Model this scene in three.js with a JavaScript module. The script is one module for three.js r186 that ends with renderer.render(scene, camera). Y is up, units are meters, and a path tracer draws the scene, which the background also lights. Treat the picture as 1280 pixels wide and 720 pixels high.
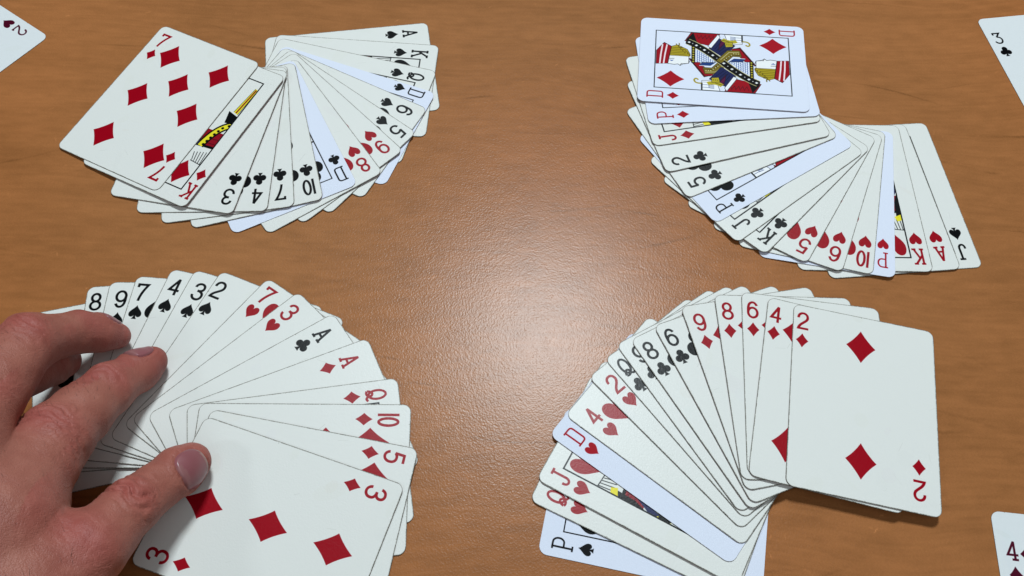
import * as THREE from 'three';
import { RectAreaLightUniformsLib } from 'three/addons/lights/RectAreaLightUniformsLib.js';

// ---------- camera, lamps, exposure ----------
const scene = new THREE.Scene();
scene.background = new THREE.Color(0, 0, 0);
const camera = new THREE.PerspectiveCamera(34.463, 16 / 9, 0.01, 20);
camera.position.set(0, 0.36759, 0.21464);
camera.lookAt(0, 0, 0);
camera.rotateZ(THREE.MathUtils.degToRad(2.26));
RectAreaLightUniformsLib.init();
const renderer = new THREE.WebGLRenderer({ antialias: true });
renderer.setSize(1024, 576);
renderer.toneMapping = THREE.LinearToneMapping;
renderer.toneMappingExposure = 1;
renderer.shadowMap.enabled = true;
const LAMP_COLOR = new THREE.Color().setRGB(0.83, 0.94, 0.985);
function lamp(name, label, pos, target, w, h, intensity, glow) {   // a glowing panel in a frame and the area light just in front of it
  const g = new THREE.Group(); g.name = name; scene.add(g);
  g.position.set(...pos); g.lookAt(...target); g.userData = { label, category: 'lamp' };
  const frame = new THREE.Mesh(new THREE.BoxGeometry(w + 0.03, h + 0.03, 0.03), new THREE.MeshStandardMaterial({ color: 0xdddddd, roughness: 0.6 }));
  frame.name = 'lamp_housing'; frame.position.z = -0.02; g.add(frame);
  const pane = new THREE.Mesh(new THREE.PlaneGeometry(w, h), new THREE.MeshStandardMaterial({ color: 0x222222, emissive: LAMP_COLOR, emissiveIntensity: glow }));
  pane.name = 'lamp_diffuser'; g.add(pane);
  const l = new THREE.RectAreaLight(LAMP_COLOR, intensity, w, h);
  l.name = 'lamp_light'; scene.add(l);
  const n = new THREE.Vector3(...target).sub(new THREE.Vector3(...pos)).normalize();
  l.position.set(...pos).addScaledVector(n, 0.004); l.lookAt(...target);
  return g;
}
lamp('ceiling_lamp', 'small bright square ceiling lamp beyond the far edge of the table', [0.1, 1.95, -0.97], [0, 0, 0], 0.36, 0.36, 98, 2);
lamp('added_fill_panel', 'large dim added fill light panel, unseen, above the near side of the table', [0.35, 1.5, 0.75], [0.05, 0, 0.05], 2.0, 1.3, 0.8, 0.1);  // unseen fill panel, added to stand in for soft room light
lamp('ceiling_lamp_001', 'small square ceiling lamp to the left behind the hand', [-1.5, 1.63, 0.9], [-0.15, 0, 0.05], 0.2, 0.2, 34, 2);

// ---------- helpers ----------
function rng(seed) { let s = seed >>> 0; return () => { s = (s + 0x6d2b79f5) | 0; let t = Math.imul(s ^ (s >>> 15), 1 | s); t = (t + Math.imul(t ^ (t >>> 7), 61 | t)) ^ t; return ((t ^ (t >>> 14)) >>> 0) / 4294967296; }; }
function hash2(x, y, s) { let h = Math.imul(x, 374761393) + Math.imul(y, 668265263) + Math.imul(s, 1274126177); h = Math.imul(h ^ (h >>> 13), 1274126177); return ((h ^ (h >>> 16)) >>> 0) / 4294967296; }
// value noise that repeats every px, py cells
function vnoise(x, y, px, py, s) {
  const ix = Math.floor(x), iy = Math.floor(y), fx = x - ix, fy = y - iy, u = fx * fx * (3 - 2 * fx), v = fy * fy * (3 - 2 * fy);
  const m = (a, p) => ((a % p) + p) % p;
  const x0 = m(ix, px), x1 = m(ix + 1, px), y0 = m(iy, py), y1 = m(iy + 1, py);
  const a = hash2(x0, y0, s), b = hash2(x1, y0, s), c = hash2(x0, y1, s), d = hash2(x1, y1, s);
  return (a + (b - a) * u) * (1 - v) + (c + (d - c) * u) * v;
}
const toSRGB = (v) => 255 * (v <= 0.0031308 ? 12.92 * v : 1.055 * Math.pow(v, 1 / 2.4) - 0.055);
function dataTex(n, fill, srgb) {
  const d = new Uint8Array(n * n * 4), o = [0, 0, 0];
  for (let y = 0; y < n; y++) for (let x = 0; x < n; x++) {
    fill(x, y, o); const i = (y * n + x) * 4;
    d[i] = Math.max(0, Math.min(255, o[0])); d[i + 1] = Math.max(0, Math.min(255, o[1])); d[i + 2] = Math.max(0, Math.min(255, o[2])); d[i + 3] = 255;
  }
  const t = new THREE.DataTexture(d, n, n, THREE.RGBAFormat);
  t.magFilter = THREE.LinearFilter; t.minFilter = THREE.LinearFilter; t.wrapS = t.wrapT = THREE.RepeatWrapping;
  if (srgb) t.colorSpace = THREE.SRGBColorSpace;
  t.needsUpdate = true; return t;
}
const TAU = Math.PI * 2;

// ---------- table ----------
function makeTable() {
  const N = 2048, S = 0.8;                     // one tile is 0.8 m
  const R = rng(11);
  // thin dark grain dashes and pale scratches, drawn into a buffer first
  const mark = new Float32Array(N * N);
  const stroke = (x, y, len, ang, amp, wid) => {
    let a = ang; const bend = (R() - 0.5) * 0.004;
    for (let s = 0; s < len; s++) {
      a += bend + (R() - 0.5) * 0.03; x += Math.cos(a); y += Math.sin(a);
      const f = Math.sin(Math.PI * s / len) * amp * (0.6 + 0.4 * R());
      for (let w = -Math.ceil(wid); w <= Math.ceil(wid); w++) {
        const g = Math.exp(-(w * w) / (wid * wid)) * f, xx = ((Math.round(x) % N) + N) % N, yy = (((Math.round(y) + w) % N) + N) % N;
        const i = yy * N + xx; if (Math.abs(g) > Math.abs(mark[i])) mark[i] = g;
      }
    }
  };
  for (let i = 0; i < 300; i++) stroke(R() * N, R() * N, 20 + R() * 150, (R() - 0.5) * 0.5 - 0.04, -(0.08 + 0.26 * R()), 0.7 + R() * 1.2);
  for (let i = 0; i < 16; i++) stroke(R() * N, R() * N, 120 + R() * 300, (R() - 0.5) * 0.3 - 0.05, -(0.06 + 0.12 * R()), 1.2 + R() * 2.5);
  for (let i = 0; i < 1500; i++) stroke(R() * N, R() * N, 2 + R() * 9, R() * TAU, 0.08 + 0.42 * R() * R(), 0.6 + R() * 0.5);
  for (let i = 0; i < 40; i++) stroke(R() * N, R() * N, 15 + R() * 50, R() * TAU, 0.05 + 0.08 * R(), 0.6);
  const map = dataTex(N, (x, y, o) => {
    const u = x / N, v = y / N;
    const wob = (vnoise(u * 5, v * 5, 5, 5, 3) - 0.5) * 0.05 + (vnoise(u * 17, v * 17, 17, 17, 4) - 0.5) * 0.012;
    const vv = v + wob + 1;
    const band = vnoise(u * 2, vv * 14, 2, 14, 5) * 0.5 + vnoise(u * 4, vv * 46, 4, 46, 6) * 0.3 + vnoise(u * 9, vv * 150, 9, 150, 7) * 0.2 - 0.5;
    const fib = vnoise(u * 60, vv * 800, 60, 800, 8) - 0.5;
    const blot = vnoise(u * 7, v * 9, 7, 9, 9) * 0.6 + vnoise(u * 19, v * 23, 19, 23, 10) * 0.4 - 0.5;
    const mot = vnoise(u * 70, v * 190, 70, 190, 14) * 0.5 + vnoise(u * 150, v * 330, 150, 330, 15) * 0.5 - 0.5;
    const tone = 1 + band * 0.22 + fib * 0.12 + blot * 0.24 + mot * 0.20 + mark[y * N + x] * 1.3 + (hash2(x, y, 12) - 0.5) * 0.12;
    const hue = vnoise(u * 5, v * 6, 5, 6, 13) - 0.5;
    o[0] = toSRGB(0.36 * tone * (1 + hue * 0.06)); o[1] = toSRGB(0.139 * tone * (1 - hue * 0.12)); o[2] = toSRGB(0.047 * Math.pow(tone, 1.1) * (1 - hue * 0.3));
  }, true);
  // fine orange-peel embossing of the laminate, one texel about 0.2 mm
  const NB = 1024;
  const bump = dataTex(NB, (x, y, o) => {
    const u = x / NB, v = y / NB;
    const h = vnoise(u * 850, v * 760, 850, 760, 21) * 0.8 + vnoise(u * 400, v * 400, 400, 400, 22) * 0.22 + hash2(x, y, 24) * 0.06;
    o[0] = o[1] = o[2] = 255 * Math.min(1, h * 0.88);
  });
  bump.repeat.set(S / 0.26, S / 0.26);
  const m = new THREE.MeshPhysicalMaterial({ map, bumpMap: bump, bumpScale: 0.00006, roughness: 0.25, specularIntensity: 0.31 });
  const W = 1.7, D = 1.3, T = 0.025, r = 0.003;
  const shape = new THREE.Shape();
  shape.moveTo(-W / 2, -D / 2); shape.lineTo(W / 2, -D / 2); shape.lineTo(W / 2, D / 2); shape.lineTo(-W / 2, D / 2); shape.closePath();
  const g = new THREE.ExtrudeGeometry(shape, { depth: T - 2 * r, bevelEnabled: true, bevelSize: r, bevelThickness: r, bevelOffset: -r, bevelSegments: 3 });
  g.rotateX(-Math.PI / 2); g.translate(0, -T + r, 0);
  const p = g.attributes.position, uv = g.attributes.uv;
  for (let i = 0; i < p.count; i++) uv.setXY(i, (p.getX(i) + 0.13) / S, (p.getZ(i) + 0.31) / S);
  const t = new THREE.Mesh(g, m); t.name = 'table_top'; t.userData = { kind: 'structure', label: 'brown wood grain table top with fine embossed sheen', };
  scene.add(t);
}
makeTable();

// ---------- playing cards ----------
const CW = 63, CL = 88, CR = 3.6, PX = 8;          // millimetres, and texture pixels per millimetre
const RED = '#9c0016', REDW = '#a8061c', BLACK = '#040507', YEL = '#d9c53a', NAVY = '#1c2352', GOLD = '#7d6a1e';
function suitPath(c, s, w, h) {                      // centred, in a box w by h
  c.beginPath();
  const X = (x) => x * w, Y = (y) => y * h;
  if (s === 'D') {
    c.moveTo(0, Y(-0.5)); c.quadraticCurveTo(X(0.22), Y(-0.2), X(0.5), 0); c.quadraticCurveTo(X(0.22), Y(0.2), 0, Y(0.5));
    c.quadraticCurveTo(X(-0.22), Y(0.2), X(-0.5), 0); c.quadraticCurveTo(X(-0.22), Y(-0.2), 0, Y(-0.5));
  } else if (s === 'H') {
    c.moveTo(0, Y(0.5)); c.bezierCurveTo(X(-0.12), Y(0.25), X(-0.5), Y(0.1), X(-0.5), Y(-0.2)); c.bezierCurveTo(X(-0.5), Y(-0.6), X(-0.06), Y(-0.58), 0, Y(-0.25));
    c.bezierCurveTo(X(0.06), Y(-0.58), X(0.5), Y(-0.6), X(0.5), Y(-0.2)); c.bezierCurveTo(X(0.5), Y(0.1), X(0.12), Y(0.25), 0, Y(0.5));
  } else if (s === 'S') {
    c.moveTo(0, Y(-0.5)); c.bezierCurveTo(X(0.1), Y(-0.25), X(0.5), Y(-0.1), X(0.5), Y(0.14)); c.bezierCurveTo(X(0.5), Y(0.42), X(0.12), Y(0.42), X(0.06), Y(0.2));
    c.quadraticCurveTo(X(0.08), Y(0.42), X(0.22), Y(0.5)); c.lineTo(X(-0.22), Y(0.5)); c.quadraticCurveTo(X(-0.08), Y(0.42), X(-0.06), Y(0.2));
    c.bezierCurveTo(X(-0.12), Y(0.42), X(-0.5), Y(0.42), X(-0.5), Y(0.14)); c.bezierCurveTo(X(-0.5), Y(-0.1), X(-0.1), Y(-0.25), 0, Y(-0.5));
  } else {
    const e = (x, y) => { c.moveTo(X(x) + X(0.245), Y(y)); c.ellipse(X(x), Y(y), X(0.245), Y(0.235), 0, 0, TAU); };
    e(0, -0.265); e(-0.255, 0.09); e(0.255, 0.09);
    c.moveTo(X(-0.09), Y(-0.12)); c.lineTo(X(0.09), Y(-0.12)); c.lineTo(X(0.12), Y(0.1)); c.lineTo(X(0.045), Y(0.12)); c.quadraticCurveTo(X(0.07), Y(0.42), X(0.2), Y(0.5));
    c.lineTo(X(-0.2), Y(0.5)); c.quadraticCurveTo(X(-0.07), Y(0.42), X(-0.045), Y(0.12)); c.lineTo(X(-0.12), Y(0.1)); c.closePath();
  }
  c.fill();
}
// index characters as strokes in a box 5 wide and 9 high, origin at its top left
function glyph(c, ch, lw, other) {
  c.lineWidth = lw; c.lineCap = 'butt'; c.lineJoin = 'miter'; c.miterLimit = 3;
  const P = (...f) => { c.beginPath(); for (const [k, ...a] of f) c[{ M: 'moveTo', L: 'lineTo', Q: 'quadraticCurveTo', C: 'bezierCurveTo', E: 'ellipse' }[k]](...a); c.stroke(); };
  const h = lw / 2;
  switch (ch) {
    case '2': P(['M', 0.55, 3], ['C', 0.4, -0.3, 4.6, -0.5, 4.5, 2.6], ['C', 4.5, 4.8, 1.2, 5.6, 0.55, 9 - h], ['L', 4.9, 9 - h]); if (other) P(['M', 4.6, 7.5], ['L', 4.6, 9]); break;
    case '3':
      if (other) { P(['M', 0.6, 2], ['L', 0.6, h], ['L', 4.4, h], ['L', 2.1, 3.6]); P(['M', 2.1, 3.6], ['C', 5.4, 3.2, 5.4, 8.6, 2.4, 8.55], ['C', 1.3, 8.5, 0.6, 7.9, 0.35, 6.9]); break; }
      P(['M', 0.55, 2.5], ['C', 0.7, -0.2, 4.4, -0.2, 4.35, 2.3], ['C', 4.3, 3.8, 3.2, 4.15, 1.9, 4.15]); P(['M', 1.9, 4.15], ['C', 3.6, 4.1, 4.7, 4.9, 4.6, 6.4], ['C', 4.4, 9.3, 0.6, 9.2, 0.4, 6.4]); break;
    case '4': P(['M', 5, 6.5], ['L', 0.7, 6.5], ['L', 3.6, 0.7], ['L', 3.6, 9]); if (other) P(['M', 2.3, 9 - h], ['L', 4.9, 9 - h]); break;
    case '5': P(['M', 4.5, h], ['L', 1.25, h], ['L', 0.8, 4.3], ['C', 2, 3, 4.6, 3.2, 4.55, 5.9], ['C', 4.5, 9.1, 0.9, 9.4, 0.4, 6.6]); break;
    case '6': P(['M', 4.3, 2.2], ['C', 3.6, 0, 1.6, -0.1, 0.8, 2.2], ['C', 0.45, 3.4, 0.5, 4.8, 0.5, 5.9]); P(['M', 4.5, 5.9], ['E', 2.5, 5.95, 2.02, 2.55, 0, 0, TAU]); break;
    case '7': P(['M', 0.5, 2], ['L', 0.5, h], ['L', 4.6, h], ['C', 3.2, 3, 2.1, 6, 1.9, 9]); break;
    case '8': P(['M', 4.2, 2.4], ['E', 2.5, 2.4, 1.7, 1.95, 0, 0, TAU]); P(['M', 4.55, 6.45], ['E', 2.5, 6.45, 2.05, 2.1, 0, 0, TAU]); break;
    case '9': P(['M', 0.7, 6.8], ['C', 1.4, 9, 3.4, 9.1, 4.2, 6.8], ['C', 4.55, 5.6, 4.5, 4.2, 4.5, 3.1]); P(['M', 4.52, 3.05], ['E', 2.5, 3.05, 2.02, 2.55, 0, 0, TAU]); break;
    case '10': P(['M', 0.55, 0], ['L', 0.55, 9]); P(['M', 5.3, 4.5], ['E', 3.6, 4.5, 1.55, 4.05, 0, 0, TAU]); break;
    case 'A': P(['M', 0.8, 9 - h], ['L', 2.5, 0.9], ['L', 4.3, 9 - h]); P(['M', 1.3, 6], ['L', 3.8, 6]); P(['M', -0.1, 9 - h], ['L', 1.8, 9 - h]); P(['M', 3.2, 9 - h], ['L', 5.2, 9 - h]); break;
    case 'K': P(['M', 0.9, 0], ['L', 0.9, 9]); P(['M', 4.3, 0.3], ['L', 0.9, 5.2]); P(['M', 2.1, 3.6], ['L', 4.4, 8.7]); for (const [x, y] of [[0, h], [0, 9 - h], [3.3, h], [3.4, 9 - h]]) P(['M', x, y], ['L', x + 1.9, y]); break;
    case 'Q': P(['M', 4.6, 4.1], ['E', 2.5, 4.1, 1.9, 3.65, 0, 0, TAU]); P(['M', 0.6, 8.2], ['C', 0.9, 5.6, 2.8, 5.6, 3, 7.2], ['C', 3.2, 8.8, 4.2, 9.1, 5, 8]); P(['M', 0.6, 8.4], ['C', 1.6, 8.9, 2.6, 8.6, 3, 7.4]); break;
    case 'J': P(['M', 3.3, 0], ['L', 3.3, 6.6], ['C', 3.2, 9, 0.6, 9.1, 0.6, 6.8], ['L', 0.6, 6.2]); P(['M', 2, h], ['L', 4.7, h]); break;
    case 'D': P(['M', 1, 0], ['L', 1, 9]); P(['M', 0, h], ['L', 2.8, h], ['C', 4.4, h, 4.4, 1.4, 4.4, 2.2], ['L', 4.4, 6.8], ['C', 4.4, 7.8, 4.4, 9 - h, 2.8, 9 - h], ['L', 0, 9 - h]); break;
    case 'P': P(['M', 1, 0], ['L', 1, 9]); P(['M', 0, h], ['L', 2.6, h], ['C', 4.9, h, 4.9, 5, 2.6, 5], ['L', 1, 5]); P(['M', 0, 9 - h], ['L', 2.1, 9 - h]); break;
  }
}
const COLS = [15.75, 31.5, 47.25];
const ROWS = { t: 16.6, m: 44, u: 30.3, a: 34.9, q: 25.7 };
function pips(rank) {
  const L = [], both = (x, y) => { L.push([x, y, 0]); if (y !== 44) L.push([x, 88 - y, 1]); else L.push; };
  const [l, c, r] = COLS, n = rank === 'A' ? 1 : +rank;
  if ([1, 3, 5, 9].includes(n)) L.push([c, 44, 0]);
  if (n === 2 || n === 3) both(c, ROWS.t);
  if (n >= 4) { both(l, ROWS.t); both(r, ROWS.t); }
  if (n >= 6 && n <= 8) { L.push([l, 44, 0], [r, 44, 0]); }
  if (n === 7) L.push([c, ROWS.u, 0]);
  if (n === 8) both(c, ROWS.u);
  if (n >= 9) { both(l, ROWS.a); both(r, ROWS.a); }
  if (n === 10) both(c, ROWS.q);
  return L;
}
// half of a two-headed court figure, in card millimetres
function courtHalf(c, rank, seed) {
  const poly = (col, ...p) => { c.fillStyle = col; c.beginPath(); p.forEach(([x, y], i) => (i ? c.lineTo(x, y) : c.moveTo(x, y))); c.closePath(); c.fill(); c.strokeStyle = '#14141c'; c.lineWidth = 0.22; c.stroke(); };
  const line = (col, w, ...p) => { c.strokeStyle = col; c.lineWidth = w; c.beginPath(); p.forEach(([x, y], i) => (i ? c.lineTo(x, y) : c.moveTo(x, y))); c.stroke(); };
  const dot = (col, x, y, r) => { c.fillStyle = col; c.beginPath(); c.arc(x, y, r, 0, TAU); c.fill(); };
  const y0 = rank === 'D' || rank === 'P' ? '#b9a82c' : '#efe03a';
  // robe: crimson shoulders
  poly(RED, [52.8, 27.4], [52.8, 43], [43, 38.6], [44.8, 31], [46, 24]); poly(BLACK, [52.6, 28.6], [47.2, 25], [44, 24.6], [45.6, 30.5]);
  for (let i = 0; i < 5; i++) line('#5a0418', 0.35, [51.5, 30.5 + i * 2.2], [48.4, 31.5 + i * 2.1], [50.6, 32.6 + i * 2.2]);
  poly(NAVY, [49.6, 42.2], [44.6, 51], [35, 44.6], [41.2, 37]); poly('#5a0e3c', [48.4, 43.2], [46.4, 46.2], [40.4, 42]);
  for (let i = 0; i < 4; i++) line('#0a0d2a', 0.3, [47.6 - i * 1.3, 44 + i * 1.6], [41 - i * 1.1, 40 + i]);
  poly('#f3f3f8', [52.6, 41.9], [50.4, 43], [41.6, 38.2], [42.9, 36.4]);
  poly(RED, [33, 26], [19.6, 34.4], [21.4, 39.4], [30.6, 31.6]); line(BLACK, 0.5, [33, 26.8], [29.4, 28.8], [20.2, 34.8], [20.8, 38]);
  // mail shirt and blue trim
  poly('#e7ebf6', [41, 29.6], [37.2, 35.4], [31, 41], [30.2, 29.6]);
  for (let j = 0; j < 9; j++) for (let i = 0; i < 6; i++) {
    const x = 31 + i * 1.55 + (j % 2) * 0.7, y = 30.4 + j * 1.15; if (x > 41.4 - (y - 29) * 0.92) continue;
    c.strokeStyle = '#2b4f9c'; c.lineWidth = 0.34; c.beginPath(); c.arc(x, y, 0.62, 0.2, Math.PI - 0.2); c.stroke();
  }
  poly('#1f3c78', [30.3, 33.4], [31, 41], [28, 37.9], [28, 31.6]); line('#e9ecf5', 0.4, [28, 31.8], [28, 37.8], [31.2, 41.2]);
  poly(GOLD, [26.8, 33.6], [26.8, 38.4], [33.4, 43.4], [30.6, 47.2], [22.4, 41.2], [22, 34.8]); line(BLACK, 0.35, [25.6, 34.4], [25.6, 38.9], [31.4, 43.6]);
  line('#d8cf9a', 0.3, [23.3, 35], [23.9, 40.4], [29.8, 45]); for (let i = 0; i < 7; i++) dot('#efe7b0', 24.6 + Math.max(0, i - 2) * 1.25, 35.4 + i * 1.25, 0.3);
  // black sash with pale lozenges
  c.lineCap = 'butt';
  const sash = (col, w) => { c.strokeStyle = col; c.lineWidth = w; c.beginPath(); c.moveTo(45.6, 25.6); c.bezierCurveTo(43, 31.5, 37, 38.5, 31.5, 44); c.stroke(); };
  sash('#cfc48a', 4.6); sash(BLACK, 3.9);
  for (let i = 0; i < 9; i++) { const t = i / 8.4, a = 1 - t; const x = a * a * a * 45.2 + 3 * a * a * t * 43 + 3 * a * t * t * 37 + t * t * t * 31.5, y = a * a * a * 26.4 + 3 * a * a * t * 31.5 + 3 * a * t * t * 38.5 + t * t * t * 44; const r = i % 2 ? 0.45 : 0.85; poly('#f4f4f4', [x, y - r * 1.3], [x + r, y], [x, y + r * 1.3], [x - r, y]); }
  // collar
  poly(BLACK, [42, 27.8], [42, 29.6], [29.8, 29.6], [29.6, 27.8]); for (let i = 0; i < 7; i++) dot(y0, 30.7 + i * 1.75, 28.7, 0.55);
  // face in profile, hair, cap
  poly('#f4f3f4', [34.4, 15.6], [34.6, 26.4], [29, 26.2], [28.6, 23.6], [27, 21.8], [28.1, 20.6], [27.6, 18.6], [28, 15.2]);
  line(BLACK, 0.28, [28, 15.2], [27.6, 18.6], [28.1, 20.6], [27, 21.8], [28.6, 22.4], [28.3, 23.6], [29, 26.2], [31, 26.8]);
  line('#2b4f9c', 0.4, [30.9, 16.2], [30.2, 17.2], [30.9, 18.2]); dot('#2b4f9c', 30.5, 17.3, 0.4); line(BLACK, 0.3, [31.9, 15.8], [32.1, 18.6]);
  poly('#b09a1e', [41.2, 16.8], [42.6, 20], [39.7, 25.4], [36.2, 27], [34.3, 26.4], [34.2, 15.6]);
  for (let i = 0; i < 5; i++) line('#5b4d08', 0.28, [35.4 + i * 1.25, 16], [35.2 + i * 1.3, 25.2 - i * 0.5]);
  for (let i = 0; i < 6; i++) { c.strokeStyle = '#6f5f10'; c.lineWidth = 0.55; c.beginPath(); c.arc(43.2 - i * 1.6, 20.4 + i * 1.15, 0.85, 0.5 + i, 5 + i); c.stroke(); }
  poly(RED, [43.9, 13], [41.2, 17], [28, 15.2], [27.4, 9], [37.5, 9]); line('#f6e4e8', 0.8, [42.4, 12.2], [34.5, 11.4], [27.6, 11]); line('#f6e4e8', 0.8, [42.4, 14.6], [34.5, 13.6], [27.8, 13]); line(BLACK, 0.35, [43.9, 13], [41.2, 17], [28, 15.2]);
  // sleeve, hand and staff
  poly('#f7f7fa', [52.8, 45.4], [52.8, 54.8], [46, 54.8], [45.2, 47.4]); for (let i = 0; i < 3; i++) line('#46527e', 0.25, [47 + i * 1.9, 50.6], [47 + i * 1.9, 54.4]);
  line(BLACK, 0.8, [52.8, 54.8], [47.6, 54.8]); for (let i = 0; i < 4; i++) line('#27407e', 0.3, [48.9 + i * 0.8, 48.4], [48.5 + i * 0.8, 51.4]);
  c.strokeStyle = y0; c.lineWidth = 2.5; c.beginPath(); c.arc(53.4, 48.6, 6.2, Math.PI * 0.83, Math.PI * 1.25); c.stroke(); line(BLACK, 0.3, [48.7, 43.2], [47.2, 47.9]);
  poly(y0, [46.3, 45.4], [47, 49.6], [43.6, 49.8], [43, 46]); for (let i = 0; i < 3; i++) dot('#3c3208', 45, 46.6 + i * 1.1, 0.3);
  c.strokeStyle = '#a8952a'; c.lineWidth = 0.9; c.beginPath(); c.moveTo(48, 55); c.quadraticCurveTo(48.4, 58.6, 45.8, 58.8); c.quadraticCurveTo(43.8, 58, 45.6, 56.6); c.stroke();
}
function otherCourtHalf(c, rank, suit, pass) {                // the older deck's bolder figure: yoke, yellow arc, crimson robe, raised sword
  const poly = (col, ...p) => { c.fillStyle = col; c.beginPath(); p.forEach(([x, y], i) => (i ? c.lineTo(x, y) : c.moveTo(x, y))); c.closePath(); c.fill(); };
  const line = (col, w, ...p) => { c.strokeStyle = col; c.lineWidth = w; c.beginPath(); p.forEach(([x, y], i) => (i ? c.lineTo(x, y) : c.moveTo(x, y))); c.stroke(); };
  const Y = '#f0e02e';
  if (!pass) {
  poly('#8f0a1e', [9.8, 34.4], [24, 33], [33, 31], [33, 44.2], [9.8, 44.2]);
  poly(BLACK, [10.2, 34.2], [24, 32.6], [24, 34], [10.2, 35.6]); line('#5e0517', 0.5, [10.2, 37], [24, 35.6]); line('#5e0517', 0.5, [10.2, 40], [20, 38.6]); return; }
  c.strokeStyle = BLACK; c.lineWidth = 4.4; c.beginPath(); c.moveTo(9, 50.6); c.quadraticCurveTo(15.6, 47, 17.2, 33.6); c.stroke();
  c.strokeStyle = Y; c.lineWidth = 2.6; c.stroke();
  for (let i = 0; i < 7; i++) { const t = i / 6; c.fillStyle = BLACK; c.beginPath(); c.arc(10.6 + 5.4 * Math.sqrt(t), 49.6 - 14.6 * t, 0.75, 0, TAU); c.fill(); }
  poly(NAVY, [18.5, 34], [30, 33], [34, 44], [20, 44]); poly('#f4f2ea', [22, 28], [40, 28], [36, 40], [26, 40]); for (let i = 0; i < 5; i++) line(BLACK, 0.3, [24 + i * 3, 28], [27 + i * 2, 40]);
  poly('#f4efe2', [25, 12], [38, 12], [38, 27], [25, 27]); line(BLACK, 0.4, [25, 12], [25, 27], [38, 27], [38, 12]); poly(Y, [23, 9], [40, 9], [38.6, 13], [24.4, 13]);
  for (let i = 0; i < 4; i++) { c.fillStyle = BLACK; c.beginPath(); c.arc(26 + i * 3.6, 11, 0.6, 0, TAU); c.fill(); }
  line(BLACK, 0.4, [28, 18], [30, 18]); line(BLACK, 0.4, [33, 18], [35, 18]); line(BLACK, 0.3, [31.5, 18], [31, 21.5], [32, 21.6]); line(RED, 0.5, [30, 24], [33, 24]);
  // cuff and hand at the frame
  for (let i = 0; i < 5; i++) line(BLACK, 0.35, [10.6 + i * 1.3, 24.2 + i * 0.2], [11.4 + i * 1.5, 31.6 - i * 0.5]); line(BLACK, 0.4, [10.3, 24], [16.4, 24.6]);
  // sword beside the other half's head
  poly(BLACK, [47, 30.4], [54.6, 32.4], [54.4, 36.8], [48.9, 37.5]);
  poly(Y, [51.3, 13], [52.9, 13.4], [52, 30.8], [49.4, 30]); line('#8c1420', 0.8, [52.1, 13.6], [50.8, 30.2]); line(BLACK, 0.25, [51.3, 13], [49.4, 30]); line(BLACK, 0.25, [52.9, 13.4], [52.2, 30.8]);
  if (rank === 'J' || (rank === 'K' && suit === 'H')) { poly(NAVY, [9.9, 47], [13.4, 40], [14, 44], [11, 52]); poly(Y, [9.9, 58], [10, 50.6], [12, 52]); poly(BLACK, [9.9, 33], [12.6, 29.4], [12, 40], [9.9, 46]); poly(Y, [9.9, 29.8], [12.4, 29], [13.4, 31.6], [9.9, 33.2]); }
}
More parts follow.
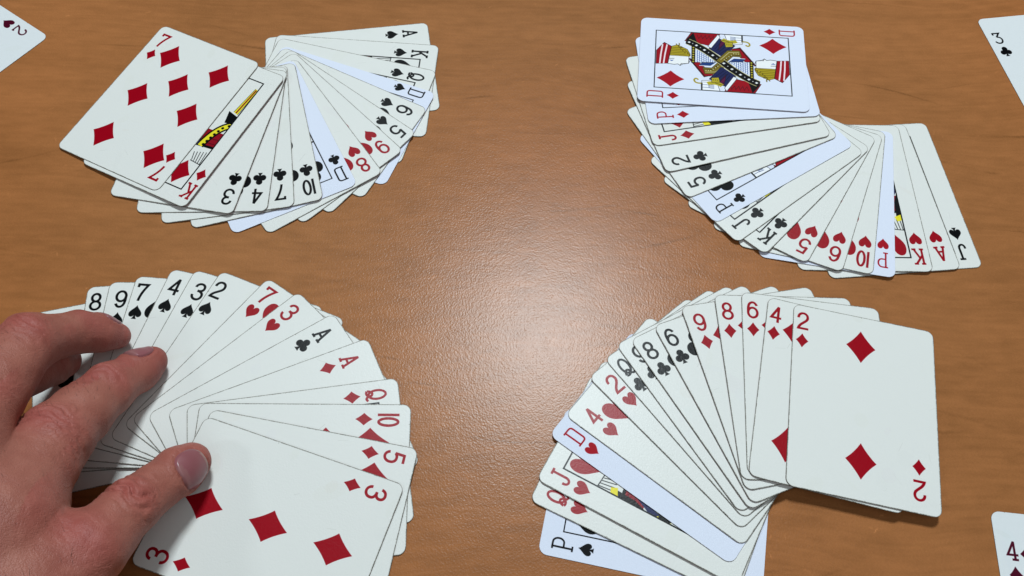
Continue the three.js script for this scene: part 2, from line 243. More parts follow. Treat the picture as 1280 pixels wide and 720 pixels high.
function face(rank, suit, white, deck, sx, sy) {  // sx, sy: how far the print sits off centre, in millimetres
  const c = document.createElement('canvas'); c.width = CW * PX; c.height = CL * PX;
  const x = c.getContext('2d'), seed = rank.charCodeAt(0) * 31 + suit.charCodeAt(0) * 7 + deck * 1013, R = rng(seed);
  x.fillStyle = white ? '#e3e7f6' : deck === 1 ? '#e3e5e6' : '#e7e6e1'; x.fillRect(0, 0, c.width, c.height);
  x.save(); x.scale(PX, PX);
  // handling: faint smudges and specks, most along the edges
  if (!white) {
    for (let i = 0; i < 14; i++) { x.globalAlpha = 0.012 + R() * 0.025; x.fillStyle = R() < 0.5 ? '#b3aa84' : '#c6ccd2'; x.beginPath(); x.ellipse(R() * CW, R() * CL, 1 + R() * 7, 0.6 + R() * 3, R() * 3, 0, TAU); x.fill(); }
    for (let i = 0; i < 60; i++) { x.globalAlpha = 0.15 + R() * 0.35; x.fillStyle = '#6d6653'; const e = R() < 0.5, p = R(); x.beginPath(); x.arc(e ? (R() < 0.5 ? R() * R() * 0.8 : CW - R() * R() * 0.8) : p * CW, e ? p * CL : (R() < 0.5 ? R() * R() * 0.8 : CL - R() * R() * 0.8), 0.05 + R() * 0.16, 0, TAU); x.fill(); }
    for (let i = 0; i < 7; i++) { x.globalAlpha = 0.12 + R() * 0.15; x.strokeStyle = '#8d8a80'; x.lineWidth = 0.08 + R() * 0.08; const a = R() * CW, b = R() * CL; x.beginPath(); x.moveTo(a, b); x.lineTo(a + (R() - 0.5) * 9, b + (R() - 0.5) * 9); x.stroke(); }
  }
  // thin darker rim of uneven strength around the cream cards
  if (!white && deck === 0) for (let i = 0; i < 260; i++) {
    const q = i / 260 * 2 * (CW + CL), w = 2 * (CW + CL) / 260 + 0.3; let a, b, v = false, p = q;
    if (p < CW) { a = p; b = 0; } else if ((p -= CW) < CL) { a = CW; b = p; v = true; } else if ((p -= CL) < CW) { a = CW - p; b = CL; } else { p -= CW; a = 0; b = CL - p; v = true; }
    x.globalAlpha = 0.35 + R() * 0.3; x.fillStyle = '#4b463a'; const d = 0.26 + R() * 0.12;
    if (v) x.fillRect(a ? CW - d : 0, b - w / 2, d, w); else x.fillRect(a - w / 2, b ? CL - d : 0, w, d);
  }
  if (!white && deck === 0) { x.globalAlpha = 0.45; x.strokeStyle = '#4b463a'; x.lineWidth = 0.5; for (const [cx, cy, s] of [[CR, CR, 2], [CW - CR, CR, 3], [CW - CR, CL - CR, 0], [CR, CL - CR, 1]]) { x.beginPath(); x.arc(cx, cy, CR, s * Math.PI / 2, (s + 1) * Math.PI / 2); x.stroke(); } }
  x.globalAlpha = 1;
  const red = suit === 'D' || suit === 'H', ink = deck === 1 ? (red ? '#4c0620' : BLACK) : red ? (white ? REDW : RED) : BLACK;
  const court = 'KQJDP'.includes(rank) && rank.length === 1;
    const px0 = court ? 0.5 : white || deck ? 0 : 1;                     // the pips sit a little to the right of the corner marks
  x.translate(sx + px0, sy);
  if (court) {
    x.strokeStyle = BLACK; x.lineWidth = white ? 0.5 : 0.62;
    const f = [10, 8.5, 43, 71];
    x.save(); x.beginPath(); x.rect(...f); x.clip();
    if (!white) for (const turn of [0, 1]) { x.save(); if (turn) { x.translate(CW, CL); x.rotate(Math.PI); } otherCourtHalf(x, rank, suit, 0); x.restore(); }
    for (const turn of [0, 1]) {
      x.save(); if (turn) { x.translate(CW, CL); x.rotate(Math.PI); }
      if (white) courtHalf(x, rank, seed); else otherCourtHalf(x, rank, suit, 1);
      x.fillStyle = ink; x.translate(17, 16.9); suitPath(x, suit, 11.6, 14.4); x.restore();
    }
    x.restore(); x.strokeRect(...f);
  } else for (const [px, py, turn] of pips(rank)) {
    x.save(); x.translate(px, py); if (turn) x.rotate(Math.PI); x.fillStyle = ink;
    const big = rank === 'A' && suit === 'S' ? 2 : 1; suitPath(x, suit, (suit === 'D' ? 12.9 : 12.6) * big, (suit === 'D' ? 16.2 : suit === 'H' ? 13.6 : 14.6) * big); x.restore();
  }
  x.translate(-px0, 0);
  for (const turn of [0, 1]) {
    x.save(); if (turn) { x.translate(CW, CL); x.rotate(Math.PI); }
    x.strokeStyle = ink; x.fillStyle = ink;
    x.save();
    if (deck === 1) { x.translate(3.7, 11.3); x.scale(0.96, 0.92); } else { x.translate(white ? 3.2 : 4.0, 4.7); x.scale(1.03, white ? 0.96 : 1.0); }
    glyph(x, rank, white ? 0.72 : deck === 1 ? 0.95 : 'AKQJ'.includes(rank) ? 0.98 : 1.1, deck === 1); x.restore();
    x.translate(white ? 5.4 : 6.5, (white ? 18.3 : 19.4) - (deck === 1 ? -6 : 0)); const k = white ? 0.88 : 1;
    if (suit === 'D') suitPath(x, suit, 5.5 * k, 7.2 * k); else if (suit === 'C') suitPath(x, suit, 6.3 * k, 6.9 * k); else if (suit === 'H') suitPath(x, suit, 5.9 * k, 6.7 * k); else suitPath(x, suit, 5.6 * k, 7 * k);
    x.restore();
  }
  x.restore();
  const t = new THREE.CanvasTexture(c); t.colorSpace = THREE.SRGBColorSpace; t.magFilter = THREE.LinearFilter; t.minFilter = THREE.LinearFilter; t.anisotropy = 4;
  return t;
}
// one card body: printed top, edge in its own tone, plain patterned back
const TH = 0.00026;
function cardGeometry() {
  const w = CW / 2000, l = CL / 2000, r = CR / 1000, K = 7, ring = [];
  for (const [cx, cz, a0] of [[w - r, l - r, 0], [-w + r, l - r, 1], [-w + r, -l + r, 2], [w - r, -l + r, 3]]) for (let i = 0; i <= K; i++) { const a = (a0 + i / K) * Math.PI / 2; ring.push([cx + r * Math.cos(a), cz + r * Math.sin(a), Math.cos(a), Math.sin(a)]); }
  const pos = [], nor = [], uv = [], idx = [], n = ring.length, e = 0.00006;
  const put = (x, y, z, nx, ny, nz) => { pos.push(x, y, z); nor.push(nx, ny, nz); uv.push(0.5 + x / (2 * w), 0.5 - z / (2 * l)); return pos.length / 3 - 1; };
  const groups = [];
  // top
  let c0 = put(0, TH, 0, 0, 1, 0), b = pos.length / 3; for (const [x, z, nx, nz] of ring) put(x - nx * e, TH, z - nz * e, 0, 1, 0);
  for (let i = 0; i < n; i++) idx.push(c0, b + (i + 1) % n, b + i);
  groups.push([0, idx.length, 0]);
  let s = idx.length, prev = null;                                                   // edge with softened arrises
  for (const [y, off, ny] of [[TH, e, 0.8], [TH - e, 0, 0.2], [e, 0, -0.2], [0, e, -0.8]]) {
    const row = pos.length / 3; for (const [x, z, nx, nz] of ring) { const q = Math.hypot(1, ny); put(x - nx * off, y, z - nz * off, nx / q, ny / q, nz / q); }
    if (prev !== null) for (let i = 0; i < n; i++) { const j = (i + 1) % n; idx.push(prev + i, prev + j, row + j, prev + i, row + j, row + i); }
    prev = row;
  }
  groups.push([s, idx.length - s, 1]); s = idx.length;
  c0 = put(0, 0, 0, 0, -1, 0); b = pos.length / 3; for (const [x, z, nx, nz] of ring) put(x - nx * e, 0, z - nz * e, 0, -1, 0);
  for (let i = 0; i < n; i++) idx.push(c0, b + i, b + (i + 1) % n);
  groups.push([s, idx.length - s, 2]);
  const g = new THREE.BufferGeometry();
  g.setAttribute('position', new THREE.Float32BufferAttribute(pos, 3)); g.setAttribute('normal', new THREE.Float32BufferAttribute(nor, 3)); g.setAttribute('uv', new THREE.Float32BufferAttribute(uv, 2)); g.setIndex(idx);
  for (const [a, k, m] of groups) g.addGroup(a, k, m);
  return g;
}
const CARD = cardGeometry();
const cardBump = dataTex(512, (x, y, o) => { const u = x / 512, v = y / 512; o[0] = o[1] = o[2] = 255 * (vnoise(u * 120, v * 168, 120, 168, 31) * 0.6 + vnoise(u * 230, v * 330, 230, 330, 32) * 0.4); });
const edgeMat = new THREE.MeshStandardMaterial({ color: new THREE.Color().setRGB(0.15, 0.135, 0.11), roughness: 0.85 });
const edgeWhite = new THREE.MeshStandardMaterial({ color: new THREE.Color().setRGB(0.62, 0.64, 0.70), roughness: 0.8 });
const backMat = new THREE.MeshStandardMaterial({ color: new THREE.Color().setRGB(0.35, 0.07, 0.08), roughness: 0.5 });
const RANK = { A: 'ace', K: 'king', Q: 'queen', J: 'jack', D: 'letter D', P: 'letter P', 2: 'two', 3: 'three', 4: 'four', 5: 'five', 6: 'six', 7: 'seven', 8: 'eight', 9: 'nine', 10: 'ten' };
const SUIT = { S: 'spades', H: 'hearts', D: 'diamonds', C: 'clubs' };
const say = (rank, suit) => RANK[rank] + ' of ' + SUIT[suit];
let made = 0;
const protoCard = new THREE.Mesh(CARD, []);
function playingCard([rank, suit, white, x, z, deg, h, a, b, sx, sy], label, group, deck = 0) {
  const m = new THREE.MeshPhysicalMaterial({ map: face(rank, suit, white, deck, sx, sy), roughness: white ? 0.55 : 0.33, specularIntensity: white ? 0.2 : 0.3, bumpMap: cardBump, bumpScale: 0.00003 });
  const o = protoCard.clone();
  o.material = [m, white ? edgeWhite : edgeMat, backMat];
  o.name = made ? 'playing_card_' + String(made).padStart(3, '0') : 'playing_card'; made++;
  const t = THREE.MathUtils.degToRad(deg), sl = a / 1000, sv = b / 1000;          // slopes along the card's right and up sides
  const right = new THREE.Vector3(Math.cos(t), sl, Math.sin(t)), up = new THREE.Vector3(Math.sin(t), sv, -Math.cos(t));
  const nrm = new THREE.Vector3().crossVectors(right, up).normalize(); right.normalize();
  const down = new THREE.Vector3().crossVectors(right, nrm);
  o.quaternion.setFromRotationMatrix(new THREE.Matrix4().makeBasis(right, nrm, down));
  o.position.set(x / 1000, h / 1000 + 0.00003, z / 1000);
  o.userData = { label, category: 'playing card' }; if (group) o.userData.group = group;
  scene.add(o);
}
function fan(rows, where) {
  rows.forEach((r, i) => {
    const tone = r[2] ? 'bluish white' : 'cream', below = i ? rows[i - 1] : rows[1];
    const label = r[0] === '10' && r[1] === 'S' ? 'cream spades card mostly hidden by the hand, under the eight of spades' : `${tone} ${say(r[0], r[1])} ${i ? 'resting on' : 'under'} the ${say(below[0], below[1])}, ${where} fan`;
    playingCard(r, label, `cards of the ${where} fan`);
  });
}
fan([
  ['A', 'S', 0, -89.52, -127.06, 79.36, 0.020, 0.00, 0.00, 0.1, 0.6],
  ['K', 'S', 0, -89.38, -118.87, 92.00, 0.532, -7.83, -2.86, 0.5, 0.5],
  ['Q', 'S', 0, -93.81, -108.34, 102.41, 1.030, -18.12, -7.71, 0.2, 0.2],
  ['D', 'S', 1, -95.41, -98.62, 108.79, 1.214, -20.68, -10.34, -1.9, 0.3],
  ['6', 'S', 0, -100.06, -93.70, 115.31, 1.526, -23.55, -13.73, 0.0, 0.7],
  ['5', 'S', 0, -105.31, -87.84, 126.19, 1.839, -26.41, -17.83, -1.1, -1.4],
  ['9', 'H', 0, -110.22, -83.46, 134.04, 2.117, -28.71, -22.41, -0.2, -0.5],
  ['8', 'H', 0, -116.91, -77.70, 143.21, 2.304, -30.55, -27.38, -0.9, 0.1],
  ['D', 'C', 1, -125.68, -76.65, 151.25, 2.640, -32.49, -32.77, -0.8, 0.3],
  ['10', 'C', 0, -135.07, -76.34, 162.82, 3.060, -34.90, -38.70, -1.2, -0.6],
  ['7', 'C', 0, -144.14, -76.20, 169.48, 3.383, -37.66, -45.26, -0.2, -0.2],
  ['4', 'C', 0, -150.61, -77.85, 177.96, 3.834, -40.09, -52.43, -0.6, -0.9],
  ['3', 'C', 0, -157.48, -80.67, -170.65, 4.389, -41.33, -59.44, -1.1, -0.0],
  ['K', 'D', 0, -166.76, -87.43, -155.15, 5.170, -41.37, -65.02, -2.6, -0.2],
  ['7', 'D', 0, -181.33, -96.47, 25.31, 5.023, 40.89, 68.57, 0.0, 0.0],
], 'upper left');
fan([
  ['J', 'S', 0, 184.18, -61.04, 173.12, 0.020, 0.00, 0.00, 0.4, -0.0],
  ['A', 'H', 0, 173.04, -58.94, 172.87, 0.535, -9.88, -1.05, 0.1, -0.5],
  ['K', 'H', 0, 163.86, -60.02, 179.10, 1.006, -21.66, -3.58, -1.4, -0.8],
  ['P', 'H', 1, 153.08, -60.67, -171.04, 1.178, -23.18, -5.69, 0.1, -0.0],
  ['10', 'H', 0, 146.48, -63.34, -166.87, 1.399, -24.78, -8.46, -1.5, -1.4],
  ['6', 'H', 0, 139.76, -66.63, -158.47, 1.605, -26.29, -11.79, -0.9, -0.6],
  ['5', 'H', 0, 132.06, -72.02, -149.63, 1.757, -27.09, -15.48, -1.3, -0.9],
  ['K', 'C', 0, 124.29, -75.97, -137.67, 1.963, -27.05, -19.27, -1.1, -0.2],
  ['J', 'C', 0, 119.44, -80.39, -129.39, 2.148, -26.68, -22.91, 0.1, 0.0],
  ['P', 'C', 1, 114.68, -89.57, -124.09, 2.289, -26.46, -26.38, 0.1, 0.6],
  ['5', 'C', 0, 108.19, -101.00, -117.23, 2.321, -26.93, -29.84, 0.0, 0.0],
  ['2', 'C', 0, 106.86, -110.65, -106.73, 2.692, -28.53, -33.41, -1.1, 0.3],
  ['J', 'D', 0, 104.94, -123.84, -101.59, 2.785, -31.15, -36.88, -2.2, -0.8],
  ['P', 'D', 1, 107.76, -133.01, -94.32, 3.201, -33.86, -39.87, 0.0, 0.0],
  ['D', 'D', 1, 107.01, -141.37, -85.59, 3.522, -35.80, -42.14, 0.0, 0.0],
], 'upper right');
fan([
  ['10', 'S', 0, -170.50, 56.80, -16.00, 0.020, 0.00, 0.00, 0.0, 0.0],
  ['8', 'S', 0, -155.17, 48.53, -7.16, 0.431, -8.11, -1.60, -2.1, -1.2],
  ['9', 'S', 0, -148.39, 48.54, -2.96, 1.071, -22.13, -4.81, -0.1, -0.3],
  ['7', 'S', 0, -140.77, 47.80, 2.01, 1.346, -28.27, -7.07, -2.1, -1.0],
  ['4', 'S', 0, -133.29, 47.57, 11.23, 1.649, -32.56, -9.81, -1.5, -0.8],
  ['3', 'S', 0, -125.72, 48.92, 14.67, 1.762, -33.80, -12.81, 0.1, 0.9],
  ['2', 'S', 0, -118.59, 50.48, 20.11, 1.798, -32.47, -16.08, -2.5, 0.2],
  ['7', 'H', 0, -108.60, 55.12, 32.74, 1.892, -29.68, -19.77, -0.7, -1.8],
  ['3', 'H', 0, -103.16, 61.21, 42.55, 2.022, -26.45, -23.87, -0.8, 0.3],
  ['A', 'C', 0, -95.67, 69.30, 53.18, 2.096, -23.87, -28.30, 0.1, -0.5],
  ['A', 'D', 0, -88.20, 77.12, 63.64, 2.184, -23.09, -33.07, 0.7, 1.3],
  ['Q', 'D', 0, -84.46, 87.82, 78.36, 2.547, -24.59, -38.11, -0.1, 0.6],
  ['10', 'D', 0, -82.95, 94.07, 87.03, 2.901, -27.69, -43.02, 0.2, 0.1],
  ['5', 'D', 0, -83.86, 104.99, 98.12, 3.290, -31.28, -47.22, -1.1, -0.3],
  ['3', 'D', 0, -90.97, 113.68, 106.37, 3.838, -34.64, -50.39, 0.4, 0.7],
], 'lower left');
fan([
  ['P', 'S', 1, 62.93, 96.74, -80.17, 0.020, 0.00, 0.00, 0.0, 0.0],
  ['Q', 'H', 0, 63.39, 88.78, -65.81, 0.507, -7.85, -2.45, -0.3, 0.3],
  ['J', 'H', 0, 66.40, 82.72, -63.05, 1.129, -18.66, -6.31, -0.8, -0.9],
  ['D', 'H', 1, 72.05, 71.34, -54.57, 1.305, -21.54, -8.04, 0.5, -0.1],
  ['4', 'H', 0, 78.54, 63.65, -53.11, 1.491, -23.97, -10.04, 0.5, 0.1],
  ['2', 'H', 0, 87.57, 55.18, -43.02, 1.667, -25.91, -12.28, 0.0, 0.3],
  ['Q', 'C', 0, 93.45, 50.45, -38.19, 1.839, -28.05, -14.73, -1.6, -0.9],
  ['9', 'C', 0, 96.99, 48.28, -32.76, 2.154, -31.57, -17.59, 0.0, 0.0],
  ['8', 'C', 0, 102.65, 47.42, -31.01, 2.569, -36.96, -21.19, -1.5, -0.6],
  ['6', 'C', 0, 110.15, 46.02, -23.87, 2.878, -42.44, -25.71, -1.7, -1.1],
  ['9', 'D', 0, 117.20, 43.51, -13.72, 3.162, -45.09, -30.82, -0.3, 0.2],
  ['8', 'D', 0, 125.09, 43.96, -2.37, 3.465, -44.06, -35.80, -1.5, -0.6],
  ['6', 'D', 0, 132.63, 45.33, 4.23, 3.545, -41.18, -39.87, -1.6, -0.2],
  ['4', 'D', 0, 138.17, 50.97, 12.10, 3.969, -38.56, -42.62, -2.4, -1.0],
  ['2', 'D', 0, 151.42, 52.94, 9.78, 3.927, -36.98, -44.16, -2.1, -0.8],
], 'lower right');
const corners = [
  ['2', 'H', 0, -307.93, -142.86, 123.69, 0.020, 0.00, 0.00, 0.0, 0.0],
  ['3', 'C', 0, 292.17, -147.64, -10.15, 0.020, 0.00, 0.00, 0.0, 0.0],
  ['4', 'D', 0, 225.81, 141.99, 4.07, 0.020, 0.00, 0.00, 0.0, 0.0],
];
['lone two of hearts cut off by the upper left corner of the picture', 'lone three of clubs cut off by the right edge beside the upper right fan', 'lone four of diamonds cut off by the lower right corner of the picture']
  .forEach((label, i) => playingCard(corners[i], label, 'single cards at the edges of the table', 1));

// ---------- hand ----------
function makeHand() {
  const F = {                                                       // joints in millimetres with radii
    index: [[-150.4, 10.5, 48.9, 6.2], [-154.2, 12.5, 54.1, 8.2], [-160.3, 22.0, 67.0, 9.9], [-164.7, 29.0, 80.4, 11.2], [-168.3, 36.0, 93.8, 13], [-172.6, 48.0, 133.3, 17]],
    middle: [[-168.7, 10.5, 37.5, 6.0], [-173.0, 17.0, 39.9, 7.6], [-178.2, 24.0, 43.1, 8.3], [-186.7, 42.0, 57.4, 10.8], [-192.4, 60.0, 110.4, 15]],
    ring: [[-186.7, 10.0, 50.2, 6.2], [-186.7, 22.0, 57.8, 7.8], [-192.3, 42.0, 75.3, 10.5], [-203.2, 58.0, 121.5, 15]],
    pinky: [[-211.0, 10.0, 57.9, 6], [-210.6, 20.0, 69.6, 7], [-209.9, 34.0, 88.9, 9], [-213.8, 50.0, 141.4, 13]],
    thumb: [[-123.2, 15.0, 93.6, 7.4], [-126.3, 18.0, 98.4, 8.8], [-136.3, 30.0, 116.4, 10.0], [-143.7, 39.0, 134.8, 12.6], [-162.1, 44.0, 165.3, 21]],
  };
  const W = [-208, 50, 190, 25], E = [-262, 60, 290, 31];
  const last = (k) => F[k][F[k].length - 1];
  const palm = [[last('index'), W], [last('middle'), W], [last('ring'), W], [last('pinky'), W], [last('index'), last('thumb')], [last('thumb'), W], [W, E], [last('index'), last('middle')], [last('middle'), last('ring')], [last('ring'), last('pinky')]];
  const cone = (x, y, z, A, B) => {
    const bx = B[0] - A[0], by = B[1] - A[1], bz = B[2] - A[2], px = x - A[0], py = y - A[1], pz = z - A[2];
    let t = (px * bx + py * by + pz * bz) / (bx * bx + by * by + bz * bz); t = t < 0 ? 0 : t > 1 ? 1 : t;
    const dx = px - bx * t, dy = py - by * t, dz = pz - bz * t;
    return Math.sqrt(dx * dx + dy * dy + dz * dz) - (A[3] + (B[3] - A[3]) * t);
  };
  const smin = (a, b, k) => { const h = Math.max(k - Math.abs(a - b), 0) / k; return Math.min(a, b) - h * h * k * 0.25; };
  const chains = Object.values(F);
  const sdf = (x, y, z) => {
    let p = 1e3; for (const [A, B] of palm) p = smin(p, cone(x, y, z, A, B), 12);
    let d = p;
    for (const c of chains) {
      let f = 1e3; for (let i = 0; i + 1 < c.length; i++) f = smin(f, cone(x, y, z, c[i], c[i + 1]), 3.5);
      d = Math.min(d, smin(p, f, 9));
    }
    return d;
  };
  const grad = (x, y, z, f = sdf, e = 0.4) => { const g = [f(x + e, y, z) - f(x - e, y, z), f(x, y + e, z) - f(x, y - e, z), f(x, y, z + e) - f(x, y, z - e)], l = Math.hypot(...g) || 1; return g.map((v) => v / l); };
  // surface nets
  const cell = 0.9, lo = [-300, -2, 22], hi = [-106, 104, 330], n = lo.map((v, i) => Math.ceil((hi[i] - v) / cell));
  const val = new Float32Array(n[0] * n[1] * n[2]), at = (i, j, k) => i + n[0] * (j + n[1] * k);
  const step = 4;
  val.fill(9);
  for (let k = 0; k < n[2]; k += step) for (let j = 0; j < n[1]; j += step) for (let i = 0; i < n[0]; i += step) {   // coarse blocks first
    const r = cell * step, d = sdf(lo[0] + i * cell + r / 2, lo[1] + j * cell + r / 2, lo[2] + k * cell + r / 2);
    const far = Math.abs(d) > r * 1.4;
    for (let c = k; c < Math.min(k + step, n[2]); c++) for (let b = j; b < Math.min(j + step, n[1]); b++) for (let a = i; a < Math.min(i + step, n[0]); a++) val[at(a, b, c)] = far ? d : sdf(lo[0] + a * cell, lo[1] + b * cell, lo[2] + c * cell);
  }
  const vid = new Int32Array(val.length).fill(-1), P = [], I = [];
  const EDGES = [[0, 1], [2, 3], [4, 5], [6, 7], [0, 2], [1, 3], [4, 6], [5, 7], [0, 4], [1, 5], [2, 6], [3, 7]];
  for (let k = 0; k < n[2] - 1; k++) for (let j = 0; j < n[1] - 1; j++) for (let i = 0; i < n[0] - 1; i++) {
    const v = []; let m = 0;
    for (let q = 0; q < 8; q++) { v[q] = val[at(i + (q & 1), j + ((q >> 1) & 1), k + (q >> 2))]; if (v[q] < 0) m |= 1 << q; }
    if (m === 0 || m === 255) continue;
    let x = 0, y = 0, z = 0, c = 0;
    for (const [a, b] of EDGES) if ((v[a] < 0) !== (v[b] < 0)) { const t = v[a] / (v[a] - v[b]); x += (a & 1) + t * ((b & 1) - (a & 1)); y += ((a >> 1) & 1) + t * (((b >> 1) & 1) - ((a >> 1) & 1)); z += (a >> 2) + t * ((b >> 2) - (a >> 2)); c++; }
    vid[at(i, j, k)] = P.length; P.push([lo[0] + (i + x / c) * cell, lo[1] + (j + y / c) * cell, lo[2] + (k + z / c) * cell]);
  }
  const quad = (a, b, c, d, flip) => { if (a < 0 || b < 0 || c < 0 || d < 0) return; if (flip) I.push(a, c, b, a, d, c); else I.push(a, b, c, a, c, d); };
  for (let k = 1; k < n[2] - 1; k++) for (let j = 1; j < n[1] - 1; j++) for (let i = 1; i < n[0] - 1; i++) {
    const s = val[at(i, j, k)] < 0;
    if (s !== val[at(i + 1, j, k)] < 0) quad(vid[at(i, j - 1, k - 1)], vid[at(i, j, k - 1)], vid[at(i, j, k)], vid[at(i, j - 1, k)], !s);
    if (s !== val[at(i, j + 1, k)] < 0) quad(vid[at(i - 1, j, k - 1)], vid[at(i - 1, j, k)], vid[at(i, j, k)], vid[at(i, j, k - 1)], !s);
    if (s !== val[at(i, j, k + 1)] < 0) quad(vid[at(i - 1, j - 1, k)], vid[at(i, j - 1, k)], vid[at(i, j, k)], vid[at(i - 1, j, k)], !s);
  }
  // smooth noise in space for skin tone and folds
  const n3 = (x, y, z, s) => { const iz = Math.floor(z), f = z - iz, w = f * f * (3 - 2 * f); return vnoise(x, y, 9973, 9973, s + iz * 17) * (1 - w) + vnoise(x, y, 9973, 9973, s + iz * 17 + 17) * w; };
  // creases over the joints: centre, direction along the finger, depth, spread
  const dirOf = (A, B) => { const v = [A[0] - B[0], A[1] - B[1], A[2] - B[2]], l = Math.hypot(...v); return v.map((q) => q / l); };
  const folds = [
    [[-133.5, 37, 114.5], dirOf(F.thumb[1], F.thumb[3]), 1.7, 7, 3.7], [F.index[2], dirOf(F.index[1], F.index[3]), 0.6, 6, 2.9], [F.index[4], dirOf(F.index[3], F.index[5]), 0.9, 8, 3.2],
    [F.middle[3], dirOf(F.middle[2], F.middle[4]), 0.9, 8, 3], [F.middle[2], dirOf(F.middle[1], F.middle[3]), 0.2, 5, 2.4], [F.thumb[3], dirOf(F.thumb[2], F.thumb[4]), 0.3, 11, 3.6],
  ];
  const nails = [   // base point, axis, outward, half length, half angle
    { name: 'thumbnail', c: [-126.0, 17.6, 97.9], t: dirOf(F.thumb[0], F.thumb[2]), n: [0.55, 0.75, 0.42], hl: 7.2, ha: 0.95, R: 8.8 },
    { name: 'fingernail', c: [-152.6, 12, 51.6], t: dirOf(F.index[0], F.index[2]), n: [-0.1, 0.55, -0.83], hl: 5.6, ha: 0.8, R: 7.6 },
    { name: 'fingernail', c: [-170.8, 14, 38.8], t: dirOf(F.middle[0], F.middle[2]), n: [0.05, 0.4, -0.9], hl: 5, ha: 0.8, R: 6.8 },
  ];
  for (const q of nails) { const d = q.n[0] * q.t[0] + q.n[1] * q.t[1] + q.n[2] * q.t[2]; const m = q.n.map((v, i) => v - d * q.t[i]), l = Math.hypot(...m); q.n = m.map((v) => v / l); q.b = [q.t[1] * q.n[2] - q.t[2] * q.n[1], q.t[2] * q.n[0] - q.t[0] * q.n[2], q.t[0] * q.n[1] - q.t[1] * q.n[0]]; }
  const pos = [], col = [], uv = [];
  for (const p of P) {
    let [x, y, z] = p; let g = grad(x, y, z); const d0 = sdf(x, y, z); x -= g[0] * d0; y -= g[1] * d0; z -= g[2] * d0;
    let off = (n3(x * 0.5, y * 0.5, z * 0.5, 41) - 0.5) * 0.14 + (n3(x * 0.16, y * 0.16, z * 0.16, 47) - 0.5) * 0.7, redden = 0;
    for (const [K, dv, A, sp, lam] of folds) {
      const qx = x - K[0], qy = y - K[1], qz = z - K[2], s = qx * dv[0] + qy * dv[1] + qz * dv[2];
      const dors = Math.max(0, g[1]), w = Math.exp(-(s * s) / (sp * sp)) * dors * (qx * qx + qy * qy + qz * qz < 900 ? 1 : 0);
      if (w < 0.01) continue;
      const warp = (n3(x * 0.22, y * 0.22, z * 0.22, 53) - 0.5) * 5.5, ph = (s + warp) / lam, gr = Math.pow(0.5 + 0.5 * Math.cos(ph * TAU), 3);
      off -= A * w * (gr - 0.25) * (0.5 + n3(x * 0.3, y * 0.3, z * 0.3, 59)); redden = Math.max(redden, w);
    }
    for (const q of nails) {
      const ex = x - q.c[0], ey = y - q.c[1], ez = z - q.c[2], s = ex * q.t[0] + ey * q.t[1] + ez * q.t[2], cn = ex * q.n[0] + ey * q.n[1] + ez * q.n[2], cb = ex * q.b[0] + ey * q.b[1] + ez * q.b[2];
      const phi = Math.atan2(cb, cn), e = Math.pow(Math.abs(s / q.hl), 2.6) + Math.pow(Math.abs(phi / q.ha), 2.6);
      if (Math.abs(s) < 14 && Math.hypot(cn, cb) < 14) { if (e < 1.1) off -= 0.5; else if (e < 2.2) off += 0.25 * (s < 0 || Math.abs(phi) > q.ha ? 1 : 0); }
    }
    x += g[0] * off; y += g[1] * off; z += g[2] * off;
    let tip = 0; for (const c of chains) { const t = c[0]; tip = Math.max(tip, Math.exp(-((x - t[0]) ** 2 + (y - t[1]) ** 2 + (z - t[2]) ** 2) / 190)); }
    const mott = (n3(x * 0.35, y * 0.35, z * 0.35, 61) - 0.5) * 0.24 + (n3(x * 0.09, y * 0.09, z * 0.09, 67) - 0.5) * 0.3, r = Math.min(1, redden * 0.9 + tip * 0.8);
    const base = [0.365, 0.125, 0.09], rd = [0.38, 0.092, 0.076];
    for (let i = 0; i < 3; i++) col.push((base[i] + (rd[i] - base[i]) * r) * (1 + mott * (i === 0 ? 0.6 : 1)));
    pos.push(x / 1000, y / 1000, z / 1000);
  }
  const smooth = new THREE.BufferGeometry();
  smooth.setAttribute('position', new THREE.Float32BufferAttribute(pos, 3)); smooth.setAttribute('color', new THREE.Float32BufferAttribute(col, 3)); smooth.setIndex(I); smooth.computeVertexNormals();
  const geo = smooth.toNonIndexed();                                // every face takes the texture from the side it faces, so that it never stretches
  const gp = geo.attributes.position, gn = geo.attributes.normal;
  for (let i = 0; i < gp.count; i += 3) {
    const m = [0, 1, 2].map((k) => Math.abs(gn.getComponent(i, k) + gn.getComponent(i + 1, k) + gn.getComponent(i + 2, k))), a = m[1] >= m[0] * 0.8 && m[1] >= m[2] * 0.8 ? [0, 2] : m[0] > m[2] ? [1, 2] : [0, 1];
    for (let j = 0; j < 3; j++) uv.push(gp.getComponent(i + j, a[0]) * 22, gp.getComponent(i + j, a[1]) * 22);
  }
  geo.setAttribute('uv', new THREE.Float32BufferAttribute(uv, 2));
  const skinBump = dataTex(1024, (x, y, o) => {
    const u = x / 1024, v = y / 1024;
    const w1 = Math.abs(vnoise(u * 64, v * 64, 64, 64, 71) - 0.5), w2 = Math.abs(vnoise(u * 110, v * 90, 110, 90, 72) - 0.5), f = vnoise(u * 260, v * 260, 260, 260, 73);
    o[0] = o[1] = o[2] = 255 * Math.min(1, Math.sqrt(w1 * 2) * 0.45 + Math.sqrt(w2 * 2) * 0.35 + f * 0.2);
  });
  const skin = new THREE.MeshPhysicalMaterial({ vertexColors: true, roughness: 0.5, specularIntensity: 0.6, bumpMap: skinBump, bumpScale: 0.00022, sheen: 0.15, sheenColor: new THREE.Color(0.6, 0.3, 0.2), sheenRoughness: 0.6 });
  const person = new THREE.Group(); person.name = 'person'; person.userData = { label: 'left hand with bare skin spreading the lower left fan of cards with thumb and fingertips', category: 'person' };
  const hand = new THREE.Mesh(geo, skin); hand.name = 'hand'; person.add(hand);
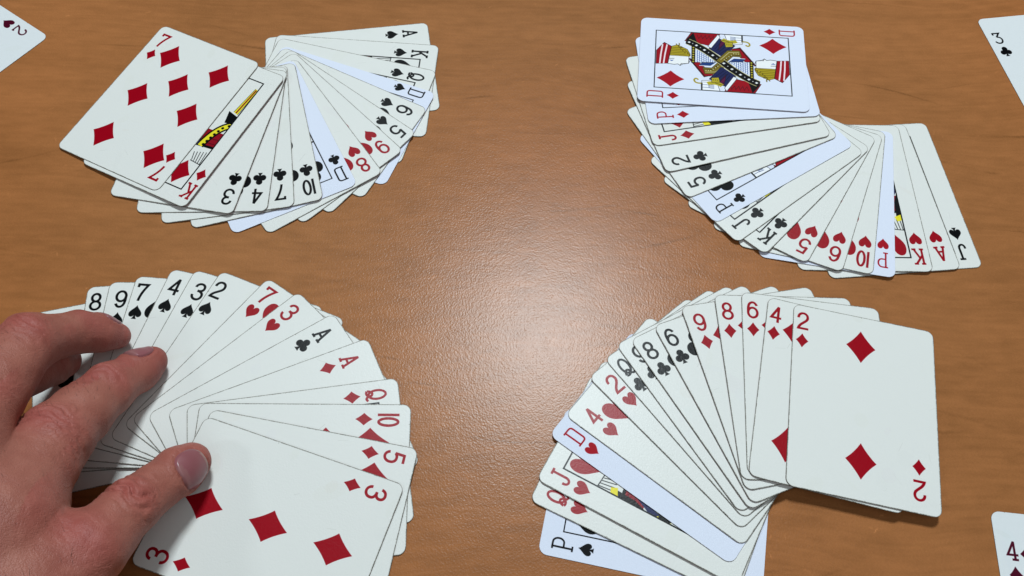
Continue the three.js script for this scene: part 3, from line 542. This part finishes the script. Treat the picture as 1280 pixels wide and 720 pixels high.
  // nails: a curved plate laid on the nail bed
  const plate = (q) => {
    const NI = 22, NJ = 20, pp = [], cc = [], ii = [];
    const surf = (s, phi) => {
      const o = [q.c[0] + q.t[0] * s, q.c[1] + q.t[1] * s, q.c[2] + q.t[2] * s], cp = Math.cos(phi), sp = Math.sin(phi), d = [cp * q.n[0] + sp * q.b[0], cp * q.n[1] + sp * q.b[1], cp * q.n[2] + sp * q.b[2]];
      let r = q.R + 3; for (let i = 0; i < 30; i++) { const v = sdf(o[0] + d[0] * r, o[1] + d[1] * r, o[2] + d[2] * r); r -= v * 0.8; if (r < 1) { r = 1; break; } }
      return [o, d, r];
    };
    for (let j = 0; j <= NJ; j++) for (let i = 0; i <= NI; i++) {
      let a = i / NI * 2 - 1, b = j / NJ * 2 - 1; const k = Math.pow(Math.pow(Math.abs(a), 3) + Math.pow(Math.abs(b), 3), 1 / 3) || 1, m = Math.max(Math.abs(a), Math.abs(b)); a *= m / k; b *= m / k;
      const [o, d, r] = surf(a * q.hl, b * q.ha); const edge = m > 0.93 ? -0.9 : 0.12 + 0.25 * (1 - b * b);
      const rr = r + edge; pp.push((o[0] + d[0] * rr) / 1000, (o[1] + d[1] * rr) / 1000, (o[2] + d[2] * rr) / 1000);
      const free = a > 0.78 ? 1 : 0, lun = a < -0.62 && Math.abs(b) < 0.5 ? 0.5 : 0, base = [0.29, 0.098, 0.108], w = [0.40, 0.23, 0.20];
      for (let t = 0; t < 3; t++) cc.push(base[t] + (w[t] - base[t]) * Math.max(free, lun * 0.5));
    }
    for (let j = 0; j < NJ; j++) for (let i = 0; i < NI; i++) { const a = j * (NI + 1) + i, b = a + 1, c = a + NI + 1, d = c + 1; ii.push(a, b, d, a, d, c); }
    const g = new THREE.BufferGeometry(); g.setAttribute('position', new THREE.Float32BufferAttribute(pp, 3)); g.setAttribute('color', new THREE.Float32BufferAttribute(cc, 3)); g.setIndex(ii); g.computeVertexNormals();
    const me = new THREE.Mesh(g, new THREE.MeshPhysicalMaterial({ vertexColors: true, roughness: 0.34, side: THREE.DoubleSide })); me.name = q.name; hand.add(me);
  };
  nails.forEach(plate);
  // short dark hairs on the backs of the fingers and the hand
  const R = rng(77), hairPos = [], hairTri = [], beds = [[F.index[2], F.index[3], 34], [F.index[3], F.index[4], 20], [F.middle[3], F.middle[4], 26], [F.index[4], F.index[5], 20], [F.index[5], W, 24], [F.thumb[3], F.thumb[4], 14]];
  for (const [A, B, count] of beds) for (let k = 0; k < count; k++) {
    const t = R(), ang = (R() - 0.5) * 1.7, c0 = [0, 1, 2].map((i) => A[i] + (B[i] - A[i]) * t), ax = dirOf(A, B), d = [ax[2] * Math.sin(ang), Math.cos(ang), -ax[0] * Math.sin(ang)];
    let r = 34; for (let i = 0; i < 40; i++) r -= sdf(c0[0] + d[0] * r, c0[1] + d[1] * r, c0[2] + d[2] * r) * 0.7;
    const root = [0, 1, 2].map((i) => c0[i] + d[i] * r), g = grad(...root), len = 2.5 + R() * 3, lie = [0, 1, 2].map((i) => ax[i] * (0.2 + R() * 0.5) + [ax[2], 0, -ax[0]][i] * (0.5 + R() * 0.6)), b0 = hairPos.length / 3;
    for (let s = 0; s <= 5; s++) {
      const q = s / 5, c1 = [0, 1, 2].map((i) => root[i] + lie[i] * len * q + g[i] * (0.9 * q * (1.25 - q)) * 1.6), w = 0.055 * (1 - q * 0.8);
      for (let m = 0; m < 3; m++) { const a = m * TAU / 3; hairPos.push((c1[0] + Math.cos(a) * w) / 1000, (c1[1] + Math.sin(a) * w) / 1000, (c1[2] + Math.sin(a + 1) * w) / 1000); }
      if (s) for (let m = 0; m < 3; m++) { const a = b0 + (s - 1) * 3 + m, e = b0 + (s - 1) * 3 + (m + 1) % 3; hairTri.push(a, e, e + 3, a, e + 3, a + 3); }
    }
  }
  const hg = new THREE.BufferGeometry(); hg.setAttribute('position', new THREE.Float32BufferAttribute(hairPos, 3)); hg.setIndex(hairTri); hg.computeVertexNormals();
  const hair = new THREE.Mesh(hg, new THREE.MeshStandardMaterial({ color: new THREE.Color().setRGB(0.05, 0.03, 0.02), roughness: 0.6 })); hair.name = 'hair'; hand.add(hair);
  scene.add(person);
  console.log('hand', P.length, 'vertices', I.length / 3, 'triangles');
}
makeHand();

scene.traverse((o) => { if (o.isMesh) { o.castShadow = true; o.receiveShadow = true; } });
renderer.render(scene, camera);
